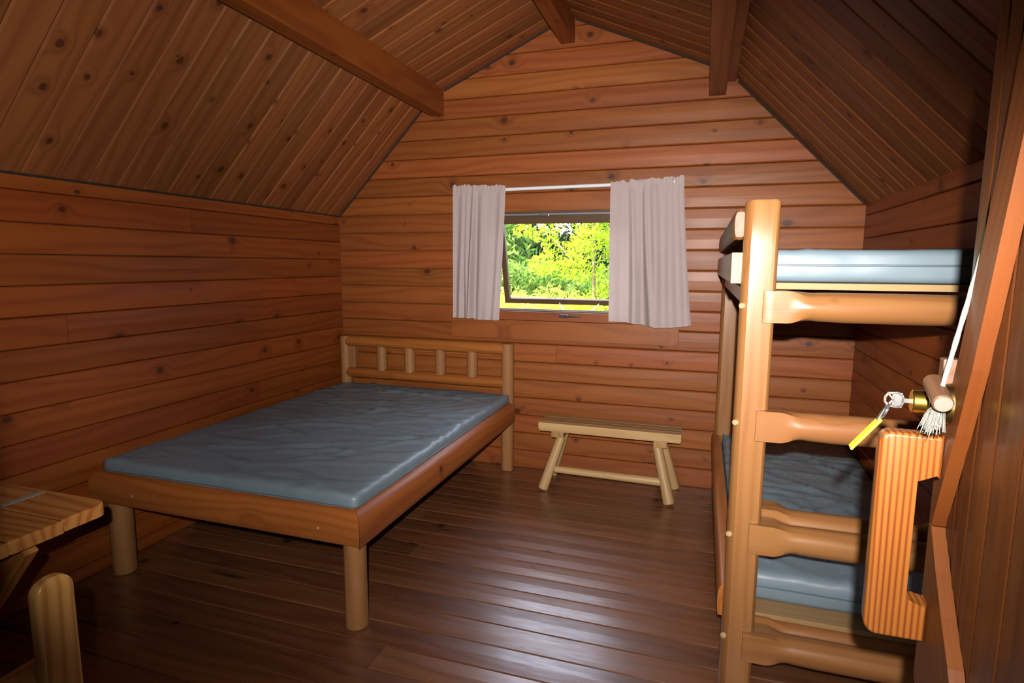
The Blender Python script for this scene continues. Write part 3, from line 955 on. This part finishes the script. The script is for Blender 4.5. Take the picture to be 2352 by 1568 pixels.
# ------------------------------------------------------------------ table at the left wall
table = empty('table', (.45, -3.15, 0))
tag(table, 'amber fir table with rounded corners against the wall beyond the bed foot', 'table')
TY0 = -2.676
def top_plank(k):
    ya = TY0 - .150 * (k + 1) + .001; yb = TY0 - .150 * k
    xe = .910 + (.008 if k else 0)
    bm = bmesh.new()
    def arc(cx, cy, r, a0, a1): return [(cx + r * math.cos(R(a0 + (a1 - a0) * q / 5)), cy + r * math.sin(R(a0 + (a1 - a0) * q / 5))) for q in range(6)]
    r_ = .040 if k == 0 else .004
    poly = [(.012, ya), (xe - .006, ya), (xe, ya + .008)] + arc(xe - r_, yb - r_, r_, 0, 90) + [(.012, yb)]
    mw = Matrix.Translation(Vector((.45, (ya + yb) / 2, .70)))
    lo = [bm.verts.new((x - .45, y_ - (ya + yb) / 2, -.02)) for x, y_ in poly]
    hi = [bm.verts.new((x - .45, y_ - (ya + yb) / 2, .02)) for x, y_ in poly]
    bm.faces.new(lo[::-1]); t_ = bm.faces.new(hi)
    for q in range(len(poly)):
        bm.faces.new((lo[q], lo[(q + 1) % len(poly)], hi[(q + 1) % len(poly)], hi[q]))
    bmesh.ops.bevel(bm, geom=list(t_.edges), offset=.007, segments=3, affect='EDGES', profile=.5)
    o = bm_obj('top_plank', bm, M['table'], None, mw)
    child(o, table)
for k in range(6): top_plank(k)
tp = box('tape_strip', .606, .634, -2.815, -2.690, .7195, .7215, M['tape'], table, 'y', .0005)
tp['label'] = 'worn white tape strip'
for yy in (-2.90, -3.40):
    obox('leg', (.855, yy, .675), (.27, yy, .015), (0, 1, 0), .038, .085, M['table'], table)
    box('crosspiece', .05, .70, yy + .020, yy + .058, .595, .678, M['table'], table, 'x', .004)
    obox('leg', (.07, yy - .04, .675), (.22, yy - .04, .015), (0, 1, 0), .038, .085, M['table'], table)

# ------------------------------------------------------------------ chair by the table
chair = empty('chair', (1.23, -3.39, 0))
tag(chair, 'fir chair with a rounded back post beside the table', 'chair')
def rounded_post(x, y_, z1):
    """plank post: 38 mm along X, 89 mm along Y, top corners rounded, local X up"""
    hw, ht = .039, .018
    rings = []
    mw = frame((x, y_, 0), (0, 0, 1), (0, 1, 0))
    n = 40
    prof = []
    for i in range(n):
        a = 2 * math.pi * i / n
        c, s = math.cos(a), math.sin(a)
        prof.append((math.copysign(abs(c) ** .35, c), math.copysign(abs(s) ** .45, s)))
    rr = .034
    for zz in (0, .3, .6, z1 - .15, z1 - rr): rings.append([Vector((zz, hw * p[0], ht * p[1])) for p in prof])
    for q in range(1, 7):
        a = R(90 * q / 6.5)
        zz = z1 - rr + rr * math.sin(a)
        w_ = hw - rr + rr * math.cos(a); t_ = ht - .010 + .010 * math.cos(a)
        rings.append([Vector((zz, w_ * p[0], t_ * p[1])) for p in prof])
    return loft('back_post', rings, M['chair'], mw, chair)
rounded_post(1.451, -3.211, .842)
rounded_post(1.451, -3.560, .842)
for zz in (.45, .58): box('back_slat', 1.410, 1.432, -3.59, -3.18, zz, zz + .08, M['chair'], chair, 'y', .004)
for k in range(4): box('seat_slat', 1.01 + k * .105, 1.01 + k * .105 + .10, -3.60, -3.17, .43, .455, M['chair'], chair, 'y', .004)
for yy in (-3.20, -3.57): box('seat_rail', 1.01, 1.43, yy - .018, yy + .018, .36, .429, M['chair'], chair, 'x', .004)
for yy in (-3.20, -3.57): box('leg', 1.02, 1.06, yy - .058 if yy < -3.5 else yy + .02, yy - .02 if yy < -3.5 else yy + .058, 0, .43, M['chair'], chair, 'z', .004)

# ------------------------------------------------------------------ door_1, swung open into the room
TH = R(6.0)
dd = Vector((math.sin(TH), math.cos(TH), 0)); dn = Vector((-math.cos(TH), math.sin(TH), 0)); F0 = Vector((3.10, -3.0, 0))
def D(s, n, z): return F0 - dd * s + dn * n + Vector((0, 0, z))
door = empty('door_1', D(.41, 0, 0)); struct(door, 'cedar plank cabin door standing open into the room')
DH0, DH1 = .012, 1.965
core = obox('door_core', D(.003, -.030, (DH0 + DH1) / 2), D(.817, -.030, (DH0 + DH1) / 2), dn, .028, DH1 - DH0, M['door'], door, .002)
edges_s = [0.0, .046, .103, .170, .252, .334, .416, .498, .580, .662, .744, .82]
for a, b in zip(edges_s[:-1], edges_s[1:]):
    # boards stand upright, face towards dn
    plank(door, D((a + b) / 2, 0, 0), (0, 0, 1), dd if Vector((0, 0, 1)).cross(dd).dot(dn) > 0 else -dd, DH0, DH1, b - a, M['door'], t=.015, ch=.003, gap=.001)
def slab(name, poly, n0, n1, mat, along):
    """flat board on the door face, outline in (s, z); local X follows `along`"""
    c = Vector((sum(p[0] for p in poly) / len(poly), sum(p[1] for p in poly) / len(poly)))
    xd = -dd * along[0] + Vector((0, 0, along[1]))
    mw = frame(D(c.x, n0, c.y), xd, dn.cross(xd))
    inv = mw.inverted()
    bm = bmesh.new()
    lo = [bm.verts.new(inv @ D(s, n0, z)) for s, z in poly]; hi = [bm.verts.new(inv @ D(s, n1, z)) for s, z in poly]
    bm.faces.new(lo[::-1]); t_ = bm.faces.new(hi)
    for q in range(len(poly)): bm.faces.new((lo[q], lo[(q + 1) % len(poly)], hi[(q + 1) % len(poly)], hi[q]))
    bmesh.ops.bevel(bm, geom=list(t_.edges), offset=.0012, segments=1, affect='EDGES')
    o = bm_obj(name, bm, mat, None, mw); child(o, door); return o
BT = .0185
slab('brace', [(.015, 1.113), (.036, 1.160), (.088, 1.273), (.126, 1.368), (.182, 1.549), (.300, 1.93), (.215, 1.93), (.135, 1.60), (.062, 1.372), (.001, 1.235), (.001, 1.113)], .0005, BT, M['brace'], (.36, .93))
slab('brace', [(.015, 1.111), (.062, 1.062), (.109, 1.018), (.160, .975), (.50, .62), (.50, .46), (.001, .86), (.001, 1.111)], .0005, BT, M['brace'], (.6, -.6))
slab('brace', [(.001, .30), (.001, .16), (.81, .16), (.81, .30)], .0005, BT, M['brace'], (1, 0))
# the wooden pull: a C cut from one plank, standing off the face
def pull():
    s0, s1 = .006, .042
    nb, nt_ = BT, .098
    z0, z1 = .932, 1.256
    leg, arm = .046, .064
    def arc(cx, cz_, r, a0, a1): return [(cx + r * math.cos(R(a0 + (a1 - a0) * q / 4)), cz_ + r * math.sin(R(a0 + (a1 - a0) * q / 4))) for q in range(5)]
    poly = [(nb, z0 + .004)] + arc(nt_ - .018, z0 + .018, .018, -90, 0) + arc(nt_ - .016, z1 - .016, .016, 0, 90) + [(nb, z1)]
    poly += [(nb, z1 - arm)] + arc(nt_ - leg - .006, z1 - arm - .006, .006, 90, 0)[0:] + arc(nt_ - leg - .006, z0 + arm + .006, .006, 0, -90) + [(nb, z0 + arm)]
    # local: X = up, Y = outward (dn), Z = along the door
    xd = Vector((0, 0, 1)); mw = frame(D((s0 + s1) / 2, (nb + nt_) / 2, (z0 + z1) / 2), xd, dn)
    inv = mw.inverted()
    bm = bmesh.new()
    a = [bm.verts.new(inv @ D(s0, p[0], p[1])) for p in poly]; b = [bm.verts.new(inv @ D(s1, p[0], p[1])) for p in poly]
    fa = bm.faces.new(a); fb = bm.faces.new(b[::-1])
    for q in range(len(poly)): bm.faces.new((a[q], b[q], b[(q + 1) % len(poly)], a[(q + 1) % len(poly)]))
    bmesh.ops.bevel(bm, geom=list(set(fa.edges) | set(fb.edges)), offset=.0055, segments=3, affect='EDGES', profile=.5)
    o = bm_obj('pull_handle', bm, M['handle'], None, mw, smooth=True)
    bmx = bmesh.new(); bmx.from_mesh(o.data)
    for e in bmx.edges:
        if len(e.link_faces) == 2 and e.calc_face_angle(0) > R(30): e.smooth = False
    bmx.to_mesh(o.data); bmx.free()
    child(o, door); o['label'] = 'striped fir pull handle'
pull()
# lock cylinder on the door face
ls, lz = .040, 1.305
log('lock_rose', D(ls, .0, lz), D(ls, .046, lz), .036, M['darkbrass'], door, r1=.024, n=24, wob=0, bev=.002)
log('lock_cylinder', D(ls, .046, lz), D(ls, .064, lz), .0165, M['brass'], door, n=24, wob=0, bev=.0015)
# hinges at the jamb
for hz in (.25, 1.0, 1.75): log('hinge', D(.825, .004, hz - .05), D(.825, .004, hz + .05), .008, M['blackmetal'], door, n=12, wob=0, bev=.002)
# closed latch bracket near the edge, behind the cord
obox('latch_bracket', D(.030, .001, 1.345), D(.030, .030, 1.345), dd, .024, .050, M['dowel'], door, .003)

# keys hanging from the lock
keys = empty('key_set', D(ls, .07, lz)); tag(keys, 'silver key in the door lock with a yellow tag on a ring', 'keys')
def keypart():
    # bow and blade drawn in the plane of the door normal and the vertical; hexagonal head with three triangular openings
    c0 = D(ls, .084, lz)
    mw = frame(c0, -dn, Vector((0, 0, 1)))
    bm = bmesh.new()
    th_ = .0011
    def bar(p, q, w):
        p = Vector(p); q = Vector(q); t = (q - p).normalized(); nrm = Vector((-t.y, t.x)) * w / 2
        pts = [p + nrm - t * w * .3, q + nrm + t * w * .3, q - nrm + t * w * .3, p - nrm - t * w * .3]
        lo = [bm.verts.new((v.x, v.y, -th_)) for v in pts]; hi = [bm.verts.new((v.x, v.y, th_)) for v in pts]
        bm.faces.new(lo[::-1]); bm.faces.new(hi)
        for k in range(4): bm.faces.new((lo[k], lo[(k + 1) % 4], hi[(k + 1) % 4], hi[k]))
    ol = [(-.0125, .003), (-.0085, .0095), (.003, .0105), (.0085, .0075), (.010, .0035), (.010, -.0035), (.0085, -.0075), (.003, -.0105), (-.0085, -.0095), (-.0125, -.003)]
    for a, b in zip(ol, ol[1:] + ol[:1]): bar(a, b, .0028)
    bar((-.002, -.0095), (-.002, .0095), .003)
    bar((-.002, 0), (-.0085, .0085), .0022); bar((-.002, 0), (-.0085, -.0085), .0022)
    bar((.004, -.008), (.004, .008), .010)
    bar((.010, 0), (.030, 0), .0062)
    o = bm_obj('key', bm, M['steel'], None, mw); child(o, keys)
keypart()
rc = D(ls, .094, lz - .018)
ring = [rc + (dn * -.35 + Vector((0, 0, 1))).normalized() * .0125 * math.cos(a) + dd * .0075 * math.sin(a) for a in [2 * math.pi * q / 24 for q in range(25)]]
tube('key_ring', ring, .0012, M['steel'], keys, 6)
ring2 = [p + dn * .0022 for p in ring]
tube('key_ring', ring2, .0012, M['steel'], keys, 6)
ta = rc + dn * .006 + Vector((0, 0, -.012)); tb = ta + dn * .036 + Vector((0, 0, -.050))
obox('tag', ta, tb, dd, .024, .0032, M['tag'], keys, .001)
obox('tag_link', ta + Vector((0, 0, .010)) - dn * .003, ta + dn * .003 - Vector((0, 0, .003)), dd, .010, .005, M['blackmetal'], keys, .001)

# latch cord with its dowel toggle
cord = empty('latch_cord', D(.09, .05, 1.33)); tag(cord, 'white braided latch cord with a wooden toggle hanging on the door', 'cord')
top_ = D(.075, .002, 1.556); bot_ = D(.105, .045, 1.328)
pts = [top_.lerp(bot_, q / 24) + Vector((0, 0, 0)) for q in range(25)]
tube('braid', pts, lambda t: .0030 * (1 + .10 * math.sin(t * 190)), M['rope'], cord, 8)
log('toggle', D(.132, .046, 1.322), D(.066, .046, 1.340), .0125, M['dowel'], cord, n=20, wob=0.02, bev=.002, capmat=M['dowelend'])
tl = D(.105, .046, 1.319)
bm = bmesh.new()
rgt = random.Random(5)
for q in range(90):
    a = rgt.uniform(0, 6.28); sp_ = rgt.uniform(0, .017); L_ = rgt.uniform(.030, .046)
    e0 = tl + Vector((rgt.uniform(-.002, .002), rgt.uniform(-.002, .002), 0))
    e2 = tl + Vector((math.cos(a) * sp_ - .006, math.sin(a) * sp_, -L_)); e1 = e0.lerp(e2, .45) + Vector((math.cos(a) * sp_ * .25, math.sin(a) * sp_ * .25, .003))
    w = .00055
    prev = None
    for e in (e0, e1, e2):
        cur = [bm.verts.new(e - tl + Vector((w * math.cos(k * 2.094), w * math.sin(k * 2.094), 0))) for k in range(3)]
        if prev:
            for k in range(3): bm.faces.new((prev[k], prev[(k + 1) % 3], cur[(k + 1) % 3], cur[k]))
        prev = cur
ts = bm_obj('tassel', bm, M['rope'], None, Matrix.Translation(tl)); child(ts, cord); ts['kind'] = 'stuff'; ts['label'] = 'frayed white cord end'

# ------------------------------------------------------------------ outside
gv = []; gf = []
GN = 40
for j in range(GN + 1):
    for i in range(GN + 1):
        x = -40 + 80 * i / GN; y_ = -12 + 72 * j / GN
        zz = -.55 + .35 * mnoise.noise(Vector((x * .12, y_ * .12, 0))) * min(1, max(0, (y_ - 3) / 6)) + max(0, (y_ - 26)) * .16 + max(0, -7.0 - y_) * 1.2  # last term: unseen bank facing the doorway, added to block low sky light
        gv.append((x, y_, zz))
for j in range(GN):
    for i in range(GN):
        a = j * (GN + 1) + i; gf.append((a, a + 1, a + GN + 2, a + GN + 1))
gr = struct(mesh_obj('ground', gv, gf, M['ground'], smooth=True))
struct(multi_box('foundation', [(-.1, W + .1, YF - 1.6, .12, -.6, -.051)], M['roof']))

def leaves(centres, radii, count, size, flat=0.6, rg=None):
    """leaf-shaped quads scattered through ellipsoid clumps -> verts, faces"""
    rg = rg or rng
    k = rg.integers(0, len(centres), count)
    u = rg.normal(size=(count, 3)); u /= np.linalg.norm(u, axis=1, keepdims=True)
    rad = rg.uniform(.45, 1.0, (count, 1)) ** .6
    p = np.asarray(centres)[k] + u * rad * np.asarray(radii)[k]
    a = rg.normal(size=(count, 3)); a /= np.linalg.norm(a, axis=1, keepdims=True)
    b = np.cross(a, rg.normal(size=(count, 3))); b /= np.linalg.norm(b, axis=1, keepdims=True)
    s = size * rg.uniform(.6, 1.25, (count, 1))
    v = np.stack([p - a * s, p + b * s * flat * .5, p + a * s, p - b * s * flat * .5], 1).reshape(-1, 3)
    f = np.arange(count * 4).reshape(-1, 4)
    return v, f

def plant(name, label, cat, base, clumps, count, size, mat, trunk=None, group=None, branches=(), seed=0):
    root = empty(name, base); tag(root, label, cat, group)
    rg = np.random.default_rng(seed)
    v, f = leaves([c[:3] for c in clumps], [c[3:] for c in clumps], count, size, rg=rg)
    v = v - np.array(base)
    o = mesh_obj('foliage', v, f, mat, None, mw=Matrix.Translation(Vector(base))); child(o, root); o['kind'] = 'stuff'
    if trunk:
        tube('trunk', trunk[0], lambda t: trunk[1] * (1 - .6 * t), M['bark'], root, 8)
    for br in branches: tube('branch', br, .012, M['bark'], root, 6)
    return root

# the bright tree: crown to the right of the view, trunk near the right curtain
rg = np.random.default_rng(21)
cl = []
for q in range(80):
    cl.append((rg.uniform(.0, 2.3), 6.2 + rg.normal(0, .45), rg.uniform(1.35, 3.5), .28, .28, .20))
cl += [(-.22, 6.1, 2.35, .25, .25, .13), (-.38, 6.2, 2.10, .22, .2, .12), (-.25, 6.0, 2.62, .25, .2, .12), (.05, 6, 2.0, .3, .25, .12), (1.2, 5.9, 1.35, .25, .25, .4), (1.3, 5.8, 1.0, .25, .25, .4)]
plant('broadleaf_tree', 'sunlit yellow green broadleaf tree with a slim pale trunk close outside the window', 'tree', (.92, 6.2, -.5), cl, 12000, .052, M['leafY'],
      ([(.92, 6.2, -.5), (.93, 6.2, .6), (.90, 6.2, 1.6), (.86, 6.25, 2.6), (.84, 6.3, 3.4)], .045), branches=[[(.91, 6.2, 1.3), (.55, 6.1, 1.55), (.2, 6.1, 1.95)], [(.9, 6.2, 1.7), (1.3, 6.1, 2.1)]], seed=1)
# shrubs under it
spots = [(-.85, 7.3, .92, .75), (-.30, 6.9, .90, .70), (.22, 6.3, .86, .70), (.70, 5.6, .92, .62), (1.08, 5.0, .84, .60)]
kind = ['blazing pale yellow shrub lowest and farthest left through the window', 'blazing pale yellow shrub second from the left through the window', 'pale yellow shrub mid way along the bottom of the window view',
        'light green shrub in front of the slim trunk', 'light green shrub just right of the slim trunk, nearest the window']
for q, (sx, sy, sz, sr) in enumerate(spots):
    rg = np.random.default_rng(50 + q)
    cl = [(sx + rg.normal(0, .3), sy + rg.normal(0, .3), sz * rg.uniform(.2, 1.0), .34, .34, .24) for _ in range(14)]
    plant('shrub', kind[q], 'shrub', (sx, sy, -.5), cl, 2600, .045, M['leafS'] if q < 3 else M['leafY'], ([(sx, sy, -.5), (sx, sy, .5)], .02), 'shrubs below the window', seed=60 + q)
# mid green thicket and dark trees behind
mids = [(-3.1, 12.6), (-1.9, 12.2), (-.7, 11.8), (.4, 11.4)]
for q, (sx, sy) in enumerate(mids):
    rg = np.random.default_rng(80 + q)
    cl = [(sx + rg.normal(0, .45), sy + rg.normal(0, .35), rg.uniform(0, 1.30), .5, .5, .4) for _ in range(14)]
    plant('bush', 'mid green bush in the thicket behind the pale shrubs, %s' % ['leftmost of four', 'second from the left of four', 'second from the right of four', 'rightmost of four'][q], 'bush', (sx, sy, -.5), cl, 2600, .09, M['leafM'], ([(sx, sy, -.5), (sx, sy, .5)], .04), 'thicket bushes', seed=90 + q)
for q, (sx, sy, hh, mt, nm) in enumerate(((-4.0, 14.8, 5.5, 'leafM', 'mid green woodland tree at the left edge of the window view'), (-4.0, 19.0, 9, 'leafD', 'dark woodland tree seen between the lit crowns'),
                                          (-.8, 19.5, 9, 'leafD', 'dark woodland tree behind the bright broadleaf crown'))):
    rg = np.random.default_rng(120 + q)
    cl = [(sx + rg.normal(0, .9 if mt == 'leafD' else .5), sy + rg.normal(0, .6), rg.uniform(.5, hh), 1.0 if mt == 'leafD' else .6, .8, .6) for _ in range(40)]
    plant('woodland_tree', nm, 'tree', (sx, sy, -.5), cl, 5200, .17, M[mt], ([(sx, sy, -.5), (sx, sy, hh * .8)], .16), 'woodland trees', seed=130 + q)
